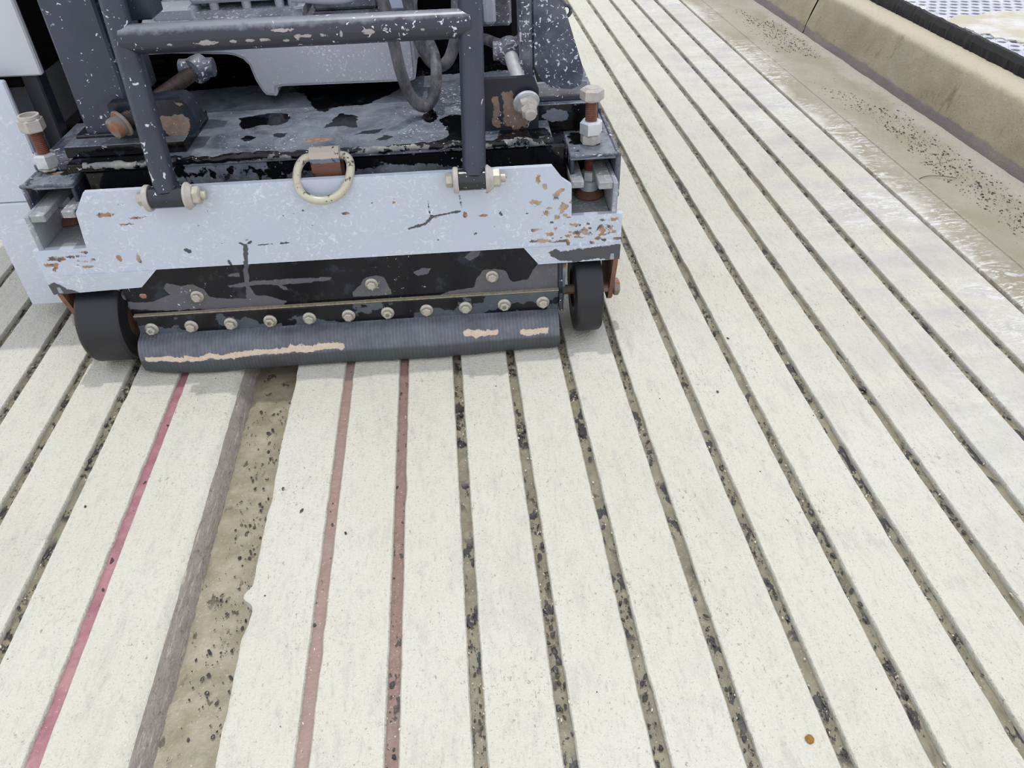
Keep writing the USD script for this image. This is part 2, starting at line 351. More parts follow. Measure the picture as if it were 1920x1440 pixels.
# ================================================================== FLOOR (structure)
FLOOR = tag(xform("floor"), "pale grooved concrete floor with a wide drain channel and parallel cut grooves", "floor", None, "structure")
S, GW, GD = 0.075, 0.0057, 0.010
CH_L, CH_R, CH_D = -0.083, 0.0012, 0.030
GX = {k: (k * S if k >= 1 else k * S - 0.1565) for k in range(-22, 16)}
MEAS = {9: .676, 10: .7502, 14: 1.0545, 15: 1.124}
GX.update(MEAS)
def ysamples(coarse):
    ys, y = [-0.6], -0.6
    while y < 5.6:
        y += (0.0036 if not coarse else 0.03) * max(1.0, 1.0 * (y + .3) ** 1.3 if y > .3 else 1.0); ys.append(y)
    return np.array(ys)
YS = {False: ysamples(False), True: ysamples(True)}
def wob(y, seed): return (meshkit.fbm(np.c_[y * .9, np.full_like(y, seed * 7.3), np.zeros_like(y)], 2, seed) - .5) * .0028
def rag(y, seed, a=.0007):
    p = np.c_[y * 55, np.full_like(y, seed * 3.7), np.zeros_like(y)]
    n = meshkit.fbm(p, 4, seed + 50) - .5
    big = np.clip(meshkit.noise(np.c_[y * 14, np.full_like(y, seed * 1.9), np.zeros_like(y)], seed + 9) - .80, 0, 1) * .008
    return n * 2 * a + big
def sweep_y(ys, prof):
    """prof: list of (x(y) array, z(y) array) across."""
    m, k = len(ys), len(prof)
    V = np.stack([np.c_[px + 0 * ys, ys, pz + 0 * ys] for px, pz in prof], 1).reshape(-1, 3)
    i, j = np.meshgrid(np.arange(m - 1), np.arange(k - 1), indexing="ij"); a = (i * k + j).ravel()
    F = np.vstack([np.c_[a, a + 1, a + k + 1], np.c_[a, a + k + 1, a + k]])
    return trimesh.Trimesh(V, F, process=False)
def edge_of(k, side, ys, w=GW):
    return GX[k] + wob(ys, k + 40) + side * (w + rag(ys, 2 * k + (side > 0) + 100))
def ridge(name, left, right, ys, mat, lbev=.0016, rbev=.0016, rprof=None, label=None):
    o = np.ones_like(ys); nz = lambda s: (meshkit.fbm(np.c_[ys * 60, np.full_like(ys, s * 2.3), 0 * ys], 3, int(s * 7) % 91) - .5) * .0012
    prof = [(left + .0006, -GD * 1.5 * o), (left, -.0022 + nz(left[0])), (left + lbev, nz(left[0] + 1) * .4 - .0002)]
    for t in (.25, .5, .75): prof.append((left + (right - left) * t, 0 * o))
    if rprof is None: prof += [(right - rbev, nz(right[0]) * .4 - .0002), (right, -.0022 + nz(right[0] + 2)), (right - .0006, -GD * 1.5 * o)]
    else: prof += rprof(ys)
    return obj(name, sweep_y(ys, prof), mat, FLOOR, 40, label=label)
for k in range(-22, 15):
    if k in (0,): continue
    coarse = k < -8
    ys = YS[coarse]
    w2 = GW if k + 1 < 14 else .0034
    if k == 14: continue
    ridge("concrete_strip", edge_of(k, 1, ys, .0034 if k == 14 else GW), edge_of(k + 1, -1, ys, w2 if k + 1 != 0 else GW), ys, M_right if k >= 7 else M_conc)
# the two strips that border the drain channel
ys = YS[False]
def worn(ys):
    n = lambda s, a: (meshkit.fbm(np.c_[ys * 45, 0 * ys + s, 0 * ys], 4, s) - .5) * a
    w = wob(ys, 77)
    big = np.clip(meshkit.noise(np.c_[ys * 11, 0 * ys + 4, 0 * ys], 31) - .7, 0, 1) * .03
    return [(CH_L + w - big - .004, 0 * ys - .0003), (CH_L + .004 + w - big, -.0015 + n(3, .001)), (CH_L + .0085 + w + n(4, .002) - big * .7, -.005 + n(5, .002))]
ridge("concrete_strip", edge_of(0, 1, ys, .0058), CH_L + wob(ys, 77) - .004, ys, M_conc, rprof=worn, label="rounded concrete strip left of the drain channel")
def wall_prof(ys):
    n = lambda s, a: (meshkit.fbm(np.c_[ys * 120, 0 * ys + s, 0 * ys], 4, s) - .5) * a * 1.5
    w = wob(ys, 77); pr = worn(ys); out = [pr[-1]]
    for dx, dz in ((.0115, -.010), (.0135, -.0145), (.0150, -.016), (.0165, -.020), (.0185, -.026), (.0205, -.034)):
        out.append((CH_L + dx + w + n(int(dx * 1e4), .0026), dz + n(int(-dz * 1e4) + 7, .0016)))
    return out
obj("channel_wall", sweep_y(ys, wall_prof(ys)), M_wall, FLOOR, 60, label="rough worn side wall of the drain channel")
def right_wall():
    r = CH_R + rag(ys, 301, .0016) + wob(ys, 78)
    r = r - .010 * np.exp(-((ys - .508) / .008) ** 2) * (.7 + .6 * meshkit.noise(np.c_[ys * 260, 0 * ys, 0 * ys], 2)) + .004 * np.exp(-((ys - .485) / .02) ** 2)
    return r
RW = right_wall(); o = np.ones_like(ys)
ridge("concrete_strip", RW, edge_of(1, -1, ys), ys, M_conc, lbev=.003, label="concrete strip right of the drain channel")
obj("channel_wall", sweep_y(ys, [(RW + .002, -.04 * o), (RW + .0015, -.02 * o), (RW + .0004, -.010 * o)]), M_wall, FLOOR, 60)
n = lambda s, sc, a: (meshkit.fbm(np.c_[ys * sc, 0 * ys + s, 0 * ys], 4, s) - .5) * a
obj("channel_bed", sweep_y(ys, [(CH_L + t * (CH_R - CH_L + .004), -CH_D + n(int(t * 100), 30, .005) + .003 * (abs(t - .5) > .4)) for t in (.1, .2, .3, .42, .55, .68, .8, .9, 1.0)]), M_bed, FLOOR, 60, label="muddy bottom of the drain channel")
# slurry lying in each groove
for k in range(-22, 15):
    coarse = k < -8; ys_ = YS[coarse]; o = np.ones_like(ys_)
    cx = GX[k] + wob(ys_, k + 40); d = GD if k not in (14,) else .006
    nn = lambda s: (meshkit.fbm(np.c_[ys_ * 70, 0 * ys_ + s + k * 3.1, 0 * ys_], 4, abs(k) + s) - .5) * .0036
    mt = {0: M_dye0, 1: M_dye1, 2: M_dye2, 14: M_pale}.get(k, M_mud)
    fill = {0: .0045, 1: .004, 2: .0045}.get(k, .0070)
    sc = .3 if k in (0, 1) else 1.0
    obj("groove_slurry", sweep_y(ys_, [(cx + t * .0085, -fill + nn(i + 5) * sc + .0007 * (abs(t) > .6)) for i, t in enumerate((-1, -.6, -.3, 0, .3, .6, 1))]), mt, FLOOR, 60,
        label={0: "rose pink dyed slurry in the groove left of the channel", 1: "dusky pink slurry in the groove right of the channel", 2: "brownish pink slurry in the second groove right of the channel"}.get(k))
# apron between last groove and curb
e14 = GX[14] + wob(ys, 54) + .0034; e15 = GX[15] + wob(ys, 55); o = np.ones_like(ys)
dish = lambda t: -.002 * np.sin(np.pi * t)
obj("concrete_apron", sweep_y(ys, [(e14 + .0005, -.012 * o), (e14, -.002 * o), (e14 + .0015, 0 * o), ((e14 + e15) / 2, 0 * o), (e15 - .0022, 0 * o), (e15 - .0012, -.0016 * o), (e15 + .0012, -.0016 * o), (e15 + .0022, 0 * o)]
    + [(e15 + .0022 + t * .20, dish(t) * o) for t in (.2, .4, .6, .8, 1.0)]), M_apron, FLOOR, 50, label="damp silt-stained concrete apron beside the curb")
obj("concrete_apron", box(1.30, 4.2, -.6, 5.6, -.2, -.02), M_apron, FLOOR)
obj("sub_base", box(-1.9, 1.32, -.6, 5.6, -.12, -.045), M_wall, FLOOR)

# grit lying in the grooves, the channel and on the apron (uncountable)
def chips(P, size, flat=.35, seed=1):
    r = np.random.default_rng(seed); base = trimesh.creation.icosahedron().vertices; F = trimesh.creation.icosahedron().faces
    N = len(P); sc = size[:, None] * np.c_[r.uniform(.5, 1.0, N), r.uniform(.9, 1.7, N), r.uniform(flat * .6, flat * 1.4, N)]
    V = base[None] * (1 + r.uniform(-.35, .35, (N, 12, 1))) * sc[:, None]
    a = r.uniform(-.7, .7, N); ca, sa = np.cos(a), np.sin(a)
    X = V[..., 0] * ca[:, None] - V[..., 1] * sa[:, None]; Y = V[..., 0] * sa[:, None] + V[..., 1] * ca[:, None]
    V = np.stack([X, Y, V[..., 2]], -1) + P[:, None]
    Fs = (F[None] + 12 * np.arange(N)[:, None, None]).reshape(-1, 3)
    return trimesh.Trimesh(V.reshape(-1, 3), Fs, process=False)
r = np.random.default_rng(11); P, Z = [], []
for k in range(-7, 14):
    dens = {0: 24, 1: 34, 2: 90}.get(k, 300)
    nC = int(dens * 2.9); y = .15 + r.beta(1, 1.25, nC) * 3.0
    keep = meshkit.noise(np.c_[y * 16, 0 * y + k, 0 * y], 5) > (.36 if k > 2 or k < 0 else .0)
    y = y[keep]; t = r.uniform(-.8, .8, len(y))
    P.append(np.c_[GX[k] + wob(y, k + 40) + t * GW, y, -.0056 + r.uniform(-.001, .0026, len(y))]); Z.append(r.gamma(1.8, .00055, len(y)).clip(.0004, .0030))
y = r.uniform(.25, 3, 1800); keep = meshkit.noise(np.c_[y * 9, 0 * y, 0 * y], 8) > .40; y = y[keep]
P.append(np.c_[CH_L + .028 + r.beta(2.2, 1.5, len(y)) * .050, y, np.full(len(y), -CH_D + .002)]); Z.append(r.gamma(1.7, .0005, len(y)).clip(.0004, .0024))
y = r.uniform(.6, 3.6, 9000); x_ = 1.135 + r.beta(2.0, 1.5, 9000) * .14; keep = meshkit.noise(np.c_[y * 5, x_ * 20, 0 * y], 21) > .42; y, x_ = y[keep], x_[keep]
P.append(np.c_[x_, y, np.full(len(y), -.0008)]); Z.append(r.gamma(1.5, .0005, len(y)).clip(.0003, .0026))
y = r.uniform(.25, 2.6, 200); x_ = r.uniform(-.55, 1.05, 200); P.append(np.c_[x_, y, np.full(200, .0002)]); Z.append(r.gamma(1.6, .0004, 200).clip(.0003, .0011))
obj("dark_grit", chips(np.vstack(P), np.concatenate(Z), .38, 3), M_chip, FLOOR, False, kind="stuff", label="dark grit lying in grooves and channel")
y = r.uniform(.15, 3, 2600); k_ = r.choice([k for k in range(-7, 14) if k not in (0,)], 2600)
x_ = np.array([GX[k] for k in k_]) + r.choice([-1, 1], 2600) * (GW * r.uniform(.1, 1.5, 2600)); on = np.abs(x_ - np.array([GX[k] for k in k_])) > GW * 1.05
obj("pale_grit", chips(np.c_[x_, y, np.where(on, .0002, -.0042)], r.uniform(.0004, .0013, 2600), .7, 4), M_crumb, FLOOR, False, kind="stuff", label="pale sand crumbs along the groove edges")

# ================================================================== CURB, RUBBER STRIP, TREAD PLATE
CX, CYAWD = 1.3277, 0.70
CURB = tag(xform("curb", (CX, 0, 0), CYAWD), "weathered beige concrete curb with a leaning face, along the right of the floor", "curb", None, "structure")
def curb_part(y0, y1, seed, hump=0):
    ys = np.arange(y0, y1 + .001, .008); o = np.ones_like(ys)
    nz = lambda s, sc, a: (meshkit.fbm(np.c_[ys * sc, 0 * ys + s, 0 * ys], 4, s) - .5) * a
    pts = [(-.004, -.03), (-.002, .0), (.001, .010), (.002, .020), (.006, .030), (.016, .060), (.026, .088), (.031, .100), (.036, .109), (.044, .116), (.055, .1205), (.07, .123), (.10, .124), (.30, .124), (.30, -.03)]
    prof = [(x + nz(i + seed, 12, .005 if i < 11 else .001) + nz(i + seed + 30, 60, .0022), z + (nz(i + seed + 60, 20, .003) if 2 < i < 12 else 0)) for i, (x, z) in enumerate(pts)]
    prof = [(a * o, b * o) for a, b in prof]
    return sweep_y(ys, prof)
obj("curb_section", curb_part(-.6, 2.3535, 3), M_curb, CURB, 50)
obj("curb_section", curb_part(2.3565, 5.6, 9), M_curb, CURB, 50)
# black rubber strip
ys = np.arange(-.6, 5.6, .0045); o = np.ones_like(ys); r = np.random.default_rng(5)
teeth = meshkit.fbm(np.c_[ys * 130, 0 * ys, 0 * ys], 3, 3) ** 2 * .008; teeth2 = meshkit.fbm(np.c_[ys * 90, 0 * ys + 5, 0 * ys], 4, 4) * .005
RX = .083
pts = [(RX - .0 - teeth * .5, .1238 * o), (RX - teeth, .130 + teeth2), (RX - .001 - teeth * .4, .140 + teeth2), (RX + .004 + teeth2 * .5, .1505 + teeth2), (RX + .016, .1512 + teeth2 * .6), (RX + .022 + teeth * .3, .147 * o), (RX + .022, .1238 * o)]
st = obj("rubber_strip", sweep_y(ys, pts), M_mat, "/World", 25)
tag(st, "black rubber edging strip with a ragged edge lying on the curb top", "rubber strip")
UsdGeom.Xformable(stage.GetPrimAtPath(st.GetPath())).AddTranslateOp().Set(Gf.Vec3d(CX, 0, 0)); UsdGeom.Xformable(st).AddRotateZOp().Set(CYAWD)
# perforated tread plate
TP = xform("tread_plate", (CX, 0, 0), CYAWD); tag(TP, "silvery dimpled steel tread plate behind the rubber edging strip", "tread plate")
x0, x1, y0, y1 = RX + .0265, RX + 1.3, -.2, 4.6
a_, b_ = np.array([.0243, -.0056]), np.array([-.0155, -.0270])
holes = []
lens = np.array([(math.cos(t) * .0094, math.sin(t) * .0100) for t in np.arange(8) / 8 * 2 * math.pi])
ra = math.atan2(a_[1], a_[0]); Rm = np.array([[math.cos(ra), -math.sin(ra)], [math.sin(ra), math.cos(ra)]]); lens = lens @ Rm.T
org = np.array([RX + .1, 1.9])
for i in range(-60, 90):
    for j in range(-40, 60):
        q = org + i * a_ + j * b_
        if x0 + .012 < q[0] < RX + .62 and 1.1 < q[1] < 2.75: holes.append(lens + q)
# plate tessellated cell by cell: each lattice cell is a ring of quads round its hole, with a raised bright rim
cells_v, cells_f = [], []
n8 = 8; cornr = []
for t in np.arange(8) / 8 * 2 * math.pi:          # the cell boundary (parallelogram) sampled at 8 directions in lattice coordinates
    u, v = math.cos(t), math.sin(t); s = .5 / max(abs(u), abs(v)); cornr.append(u * s * a_ + v * s * -b_)
cornr = np.array(cornr)
for h in holes:
    cc = h.mean(0); k0 = len(cells_v) * 0 + sum(len(v) for v in cells_v)
    ring0 = np.c_[cornr + cc, np.full(8, .0)]; ring1 = np.c_[(h - cc) * 1.12 + cc, np.full(8, .0014)]; ring2 = np.c_[h, np.full(8, .0002)]; ring3 = np.c_[h, np.full(8, -.006)]
    cells_v.append(np.vstack([ring0, ring1, ring2, ring3]))
    for rr_ in range(3):
        for j in range(8):
            A, B = k0 + rr_ * 8 + j, k0 + rr_ * 8 + (j + 1) % 8
            cells_f += [[A, B, B + 8], [A, B + 8, A + 8]]
V = np.vstack(cells_v); V[:, 2] += .1455
obj("dimpled_sheet", trimesh.Trimesh(V, cells_f, process=False), M_tread, TP, 40)
obj("added_shade_underlay", box(x0 + .001, x1, y0, y1, .1245, .1395), M_treadunder, TP)  # added dark sheet, gives the holes their shade by colour
allh = shapely.union_all([Polygon(cornr + h.mean(0)).buffer(.0003) for h in holes])
rim = Polygon([(x0, y0), (x1, y0), (x1, y1), (x0, y1)]).difference(allh)
obj("plain_border", cat([prism_z(g_, .1425, .1455) for g_ in getattr(rim, "geoms", [rim]) if g_.area > 1e-6]), M_tread, TP, 30)
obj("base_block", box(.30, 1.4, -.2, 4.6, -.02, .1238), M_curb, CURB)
pp = [(.10, 1.83), (.075 + .05, 1.74), (.16, 1.66), (.22, 1.63), (.30, 1.66), (.40, 1.72), (.46, 1.80), (.36, 1.86), (.26, 1.90), (.19, 1.86), (.15, 1.875)]
th = np.linspace(0, 2 * np.pi, 90, endpoint=False)
patch = Polygon([(x + .10 * 0, y) for x, y in pp]).buffer(.012).buffer(-.006)
bd = np.array(patch.exterior.coords); bd = np.array([patch.exterior.interpolate(t, True).coords[0] for t in np.linspace(0, 1, 160, endpoint=False)])
bd += (meshkit.fbm(np.c_[bd * 60, 0 * bd[:, 0]], 3, 4)[:, None] - .5) * .03
patch = Polygon(bd).buffer(0); patch = max(getattr(patch, "geoms", [patch]), key=lambda q: q.area)
pm = fine(prism_z(patch, .1460, .1492), .012); tv = pm.vertices; tv[:, 2] += np.where(tv[:, 2] > .148, (meshkit.fbm(tv * 50, 3, 2) - .5) * .0024, 0)
sp = obj("slurry_patch", pm, M_patch, "/World", 40); tag(sp, "dried beige slurry smeared over the dimples of the tread plate", "dried slurry")
UsdGeom.Xformable(sp).AddTranslateOp().Set(Gf.Vec3d(CX, 0, 0)); UsdGeom.Xformable(sp).AddRotateZOp().Set(CYAWD)
# one rust-coloured clod on the floor
pm = trimesh.creation.icosphere(3, .0036); v = pm.vertices; v *= (1 + .9 * (meshkit.fbm(v * 420, 3, 1) - .5))[:, None]; v[:, 2] = v[:, 2] * .45; pm.apply_translation([.5022, .3027, .0011])
tag(obj("rust_flake", pm, plain("rust_flake_look", (128, 92, 38), .8, 0, .35, 500), "/World", True), "small rusty brown crumb lying alone on the pale strip, bottom right", "crumb")

CRUMB = ["dark crumb nearest to the right wheel, on the pale strip further right", "tiny dark dot on the strip just below and left of the right-wheel crumb", "dark crumb just right of the dusky pink groove",
         "dark crumb between drain channel and dusky pink groove, lower of two", "dark crumb at the right edge of the drain channel, upper of two", "dark crumb left of the rose pink groove on the leftmost strips"]
for i, (x, y, q) in enumerate([(.6113, .8768, .0026), (.5613, .7622, .0019), (.0921, .5777, .0021), (.0400, .6167, .0026), (.0140, .6540, .0024), (-.2112, .6536, .0027)]):
    cm = chips(np.array([[0, 0, q * .3]]), np.array([q]), .4, 20 + i); cm.apply_translation([x, y, 0])
    tag(obj("dark_crumb", cm, M_chip, "/World", False), CRUMB[i], "crumb")
tw = spline([(1.1310, 1.3396, .0012), (1.150, 1.3460, .0022), (1.1697, 1.3420, .0028), (1.2003, 1.3305, .0012)], 24)
tag(obj("straw", tube(tw, .0008, 8), plain("straw_look", (96, 88, 72), .7, 0, .3, 200), "/World", True), "thin dark straw lying on the silty apron near the curb", "straw")
# ================================================================== THE MACHINE
YAW = -1.4882229
BASE = np.array([.054, .95, 0.0])
cy_, sy_ = math.cos(math.radians(YAW)), math.sin(math.radians(YAW))
MACH = tag(xform("grooving_machine", (BASE[0] * cy_ - BASE[1] * sy_, BASE[0] * sy_ + BASE[1] * cy_, 0), YAW),
           "heavy grey and black wheeled floor-grooving machine with a curled rubber front skirt", "floor grooving machine")

def blobs(v, L, ax=(0, 2)):
    out = np.zeros(len(v))
    for x, z, rx, rz, s in L:
        out = np.maximum(out, s * np.exp(-(((v[:, ax[0]] - x) / rx) ** 2 + ((v[:, ax[1]] - z) / rz) ** 2)))
    return out
def sdf_field(v, polys, soft=.006, ax=(0, 2)):
    P = shapely.points(v[:, ax[0]], v[:, ax[1]]); U = shapely.union_all([p if not isinstance(p, (list, tuple)) else Polygon(p).buffer(0) for p in polys])
    inside = shapely.contains(U, P); d = shapely.distance(U.boundary, P)
    return np.clip(.5 + np.where(inside, d, -d) / soft * .5, 0, 1)
def mark(a, b, w): return LineString([a, b]).buffer(w, cap_style=1)

# --- grey front plate
XL, XR = -.3215, .4305
fp = Polygon([(-.231, .2625), (.3393, .2615), (.352, .244), (.3642, .235), (.3645, .193), (XR, .193), (XR, .151), (.300, .151), (-.178, .1520), (XL, .1515), (XL, .1887), (-.254, .1887), (-.2492, .237)])
fpm = fine(prism_y(fp, .918, .926), .0028)
front_chips = [(-.215, .232, .016, .005, .62), (-.175, .226, .018, .004, .6), (-.195, .218, .016, .003, .62), (-.2950, .176, .018, .005, .7), (-.272, .178, .020, .004, .66), (-.305, .168, .012, .005, .7), (-.262, .170, .012, .004, .62),
    (-.218, .172, .0045, .007, .9), (-.195, .168, .004, .009, .92), (-.150, .190, .0, .0, 0), (.322, .246, .006, .010, .7), (.330, .236, .005, .008, .6), (.318, .216, .010, .008, .6), (.345, .222, .010, .012, .58), (.352, .205, .009, .016, .62),
    (.330, .198, .012, .010, .6), (.318, .176, .014, .005, .62), (.326, .160, .022, .005, .78), (.352, .158, .014, .004, .7), (.380, .168, .02, .012, .58), (.408, .172, .02, .012, .62), (.370, .180, .012, .006, .6), (.420, .185, .01, .006, .7),
    (.078, .2150, .007, .0025, .9), (.190, .203, .004, .004, .8), (.228, .2035, .004, .006, .9), (.250, .201, .008, .0025, .8), (.280, .250, .004, .003, .8), (.140, .226, .003, .003, .7)]
front_chips = [(a, b, c_, d, e * 1.12) for a, b, c_, d, e in front_chips if c_ > 0]
rc = np.random.default_rng(3)
front_chips += [(rc.normal(.352, .018), rc.uniform(.155, .232), rc.uniform(.003, .007), rc.uniform(.002, .006), rc.uniform(.62, .85)) for _ in range(26)]
front_chips += [(rc.uniform(.36, .428), rc.uniform(.152, .190), rc.uniform(.003, .009), rc.uniform(.002, .005), rc.uniform(.62, .85)) for _ in range(18)]
front_chips += [(rc.uniform(-.318, -.25), rc.uniform(.156, .186), rc.uniform(.003, .010), rc.uniform(.002, .005), rc.uniform(.6, .82)) for _ in range(14)]
front_chips += [(rc.uniform(-.22, .33), rc.uniform(.165, .250), rc.uniform(.002, .004), rc.uniform(.001, .003), rc.uniform(.6, .75)) for _ in range(22)]
dk = [mark((-.0560, .178), (-.0625, .152), .0028), mark((-.052, .181), (-.048, .184), .0015), mark((-.058, .180), (-.062, .183), .0015), mark((-.083, .158), (-.081, .152), .002), mark((.155, .189), (.176, .194), .0016), mark((.176, .194), (.186, .204), .0020), mark((.186, .204), (.222, .209), .0012), mark((.184, .196), (.183, .226), .0007), mark((.224, .214), (.223, .232), .0008),
      mark((-.040, .1785), (-.022, .1790), .0010), mark((-.012, .1790), (.000, .1795), .0011), mark((-.132, .1775), (-.129, .1755), .0026), mark((.2725, .203), (.2745, .2005), .0014), mark((.240, .176), (.2408, .1765), .002)]
def wear_front(v): return np.c_[blobs(v, front_chips), sdf_field(v, dk, .004), np.zeros(len(v))]
FP = obj("front_plate", fpm, M_greyw, MACH, 25, wear=wear_front, label="pale grey steel front plate with chipped paint")
for L in ([(XL, .1515), (-.178, .152), (-.2055, .1262), (XL, .1228)], [(.302, .151), (XR, .151), (XR, .1245), (.3211, .1239)]):
    m = prism_y(L, .9165, .925); v = m.vertices; v[:, 1] += (.151 - v[:, 2]) * .12; m = fine(m, .003)
    rightside = L[0][0] > 0
    polys = [[(.345, .1485), (.352, .142), (.375, .1455), (.392, .146), (.418, .1485), (.44, .149), (.44, .12), (.40, .128), (.37, .1245), (.35, .128), (.338, .136), (.335, .142)]] if rightside else [[(-.325, .138), (-.312, .142), (-.300, .131), (-.292, .127), (-.285, .121), (-.325, .122)]]
    obj("lower_flange", m, M_greyw, MACH, 25, wear=lambda v, p=polys, rs=rightside: np.c_[np.zeros(len(v)), sdf_field(v, p, .006), np.zeros(len(v))])
# --- black skirt plate with dry splash marks, three bolts
sk = fine(box(-.236, .3485, .928, .934, .075, .166, .0008), .0030)
dry = [[(-.236, .088), (-.19, .083), (-.13, .081), (-.03, .080), (-.025, .086), (-.045, .095), (-.064, .099), (-.068, .112), (-.0655, .135), (-.060, .150), (-.066, .151), (-.072, .135), (-.074, .112), (-.078, .094), (-.10, .0955), (-.125, .100), (-.130, .112), (-.142, .121), (-.158, .120), (-.176, .126), (-.182, .118), (-.176, .108), (-.200, .098), (-.236, .100)],
       [(-.098, .1165), (-.06, .1205), (.0, .1205), (.042, .119), (.040, .115), (-.01, .112), (-.06, .114), (-.095, .112)],
       [(.066, .086), (.120, .086), (.118, .095), (.112, .112), (.103, .117), (.088, .116), (.078, .104), (.066, .094)],
       [(.18, .079), (.32, .079), (.35, .078), (.35, .118), (.322, .124), (.316, .112), (.306, .097), (.285, .094), (.276, .112), (.262, .1165), (.246, .115), (.237, .104), (.232, .090), (.20, .086)],
       [(.152, .119), (.164, .125), (.176, .123), (.172, .115), (.158, .113)], [(.222, .137), (.236, .148), (.246, .150), (.242, .138), (.230, .131)], [(-.094, .133), (-.078, .134), (-.078, .129), (-.093, .129)], [(-.03, .112), (-.02, .108), (-.018, .102), (-.026, .104)]]
SK = obj("skirt_plate", sk, M_skirt, MACH, 25, wear=lambda v: np.c_[sdf_field(v, dry, .010), blobs(v, [(-.2120, .108, .006, .005, .9)]), np.zeros(len(v))], label="wet black lower plate with dry splash marks")
for i, (x, z) in enumerate([(-.1415, .1025), (.094, .1050), (.258, .1052)]):
    obj("hex_bolt", flange_bolt((x, .928, z), (0, -1, 0), .0088, .0064, .0058, i * .7), M_zinc, SK)
# --- clamp strip with eleven bolts
cs = fine(box(-.2310, .3485, .9205, .9275, .0485, .0785, .0008), .003)
def wear_strip(v): return np.c_[meshkit.fbm(v * np.array([26, 0, 40]) + 3, 3, 8) * 1.15 - .12, np.zeros(len(v)), np.zeros(len(v))]
CS = obj("clamp_strip", cs, M_strip, MACH, 25, wear=wear_strip)
obj("rubber_lip", box(-.233, .3490, .9215, .9285, .0787, .0806, .0004), plain("lip_canvas", (116, 111, 96), .8, 0, .6, 260), MACH)
for i in range(11):
    obj("hex_bolt", flange_bolt((-.2135 + i * .0540, .9205, .0600 + i * .00034), (0, -1, 0), .0092, .0066, .0062, .37 * i, .0008 if i % 3 else .002), M_zinc, CS)
# --- curled rubber skirt
prof = np.array([(.9265, .056), (.9195, .0505), (.9090, .0480), (.8990, .0415), (.8925, .0320), (.8890, .0205), (.8880, .0110), (.8905, .0035), (.8990, .0009), (.9120, .0006), (.9120, .0050), (.9010, .0055), (.8955, .0075), (.8930, .0125), (.8945, .0215), (.8975, .0300), (.9030, .0375), (.9115, .0430), (.9200, .0452), (.9275, .0480)])
# resample the outer curve smoothly
from scipy.interpolate import splprep, splev
tck, _ = splprep(prof[:10].T, s=0); outer = np.array(splev(np.linspace(0, 1, 34), tck)).T
tck, _ = splprep(prof[10:].T, s=0); inner = np.array(splev(np.linspace(0, 1, 14), tck)).T
pf = np.vstack([outer, inner]); xs = np.linspace(-.2330, .3470, 200); V = []
for x in xs:
    q = pf.copy(); low = np.clip((.05 - q[:, 1]) / .05, 0, 1)
    dy = .004 * math.sin(x * 19 + 1.0) * .7 + .006 * np.interp(x, [-.233, -.21, -.18, -.1, .35], [1.6, .7, 0, 0, 0]) + .003 * np.interp(x, [-.02, .1, .2, .35], [0, -.4, .6, .8])
    q[:, 0] += dy * low
    q[:, 0] += low * (meshkit.fbm(np.array([[x * 14, 0, 0]]), 2, 3)[0] - .5) * .004
    V.append(np.c_[np.full(len(q), x), q])
k = len(pf); V = np.vstack(V); i, j = np.meshgrid(np.arange(len(xs) - 1), np.arange(k), indexing="ij"); i, j = i.ravel(), j.ravel()
A, B = i * k + j, i * k + (j + 1) % k
F = np.vstack([np.c_[A, B + k, B], np.c_[A, A + k, B + k]])
capf = trimesh.creation.triangulate_polygon(Polygon(pf), engine="earcut")[1]
F = np.vstack([F, capf, capf[:, ::-1] + (len(xs) - 1) * k])
rub = trimesh.Trimesh(V, F, process=False); trimesh.repair.fix_normals(rub)
fray = [((-.228, -.10), .027, .0062), ((-.11, .008), .0290, .0068), ((-.03, .050), .0310, .0085), ((.212, .264), .0340, .0068), ((.290, .334), .0325, .0075)]
def wear_shade_rub(v):
    o_ = np.zeros(len(v))
    for (a, b), z0, w in fray:
        z = v[:, 2] - z0 - (meshkit.fbm(np.c_[v[:, 0] * 45, 0 * v[:, 0], 0 * v[:, 0]], 3, 6) - .5) * .006
        inx = np.clip(np.minimum(v[:, 0] - a, b - v[:, 0]) / .006 + .4, 0, 1)
        o_ = np.maximum(o_, .95 * inx * np.exp(-(z / (w * .8)) ** 2))
    return np.c_[o_ * (v[:, 1] < .905), np.clip((.0275 - v[:, 2]) / .006, 0, 1), o_ * 0]
obj("rubber_skirt", fine(rub, .004), M_skirtrub, MACH, 50, wear=wear_shade_rub, label="curled black rubber skirt with worn canvas showing")
obj("skirt_end_bracket", cat([box(.3490, .3545, .926, .960, .076, .150), box(.3490, .3545, .915, .945, .050, .078)]), M_black, MACH)
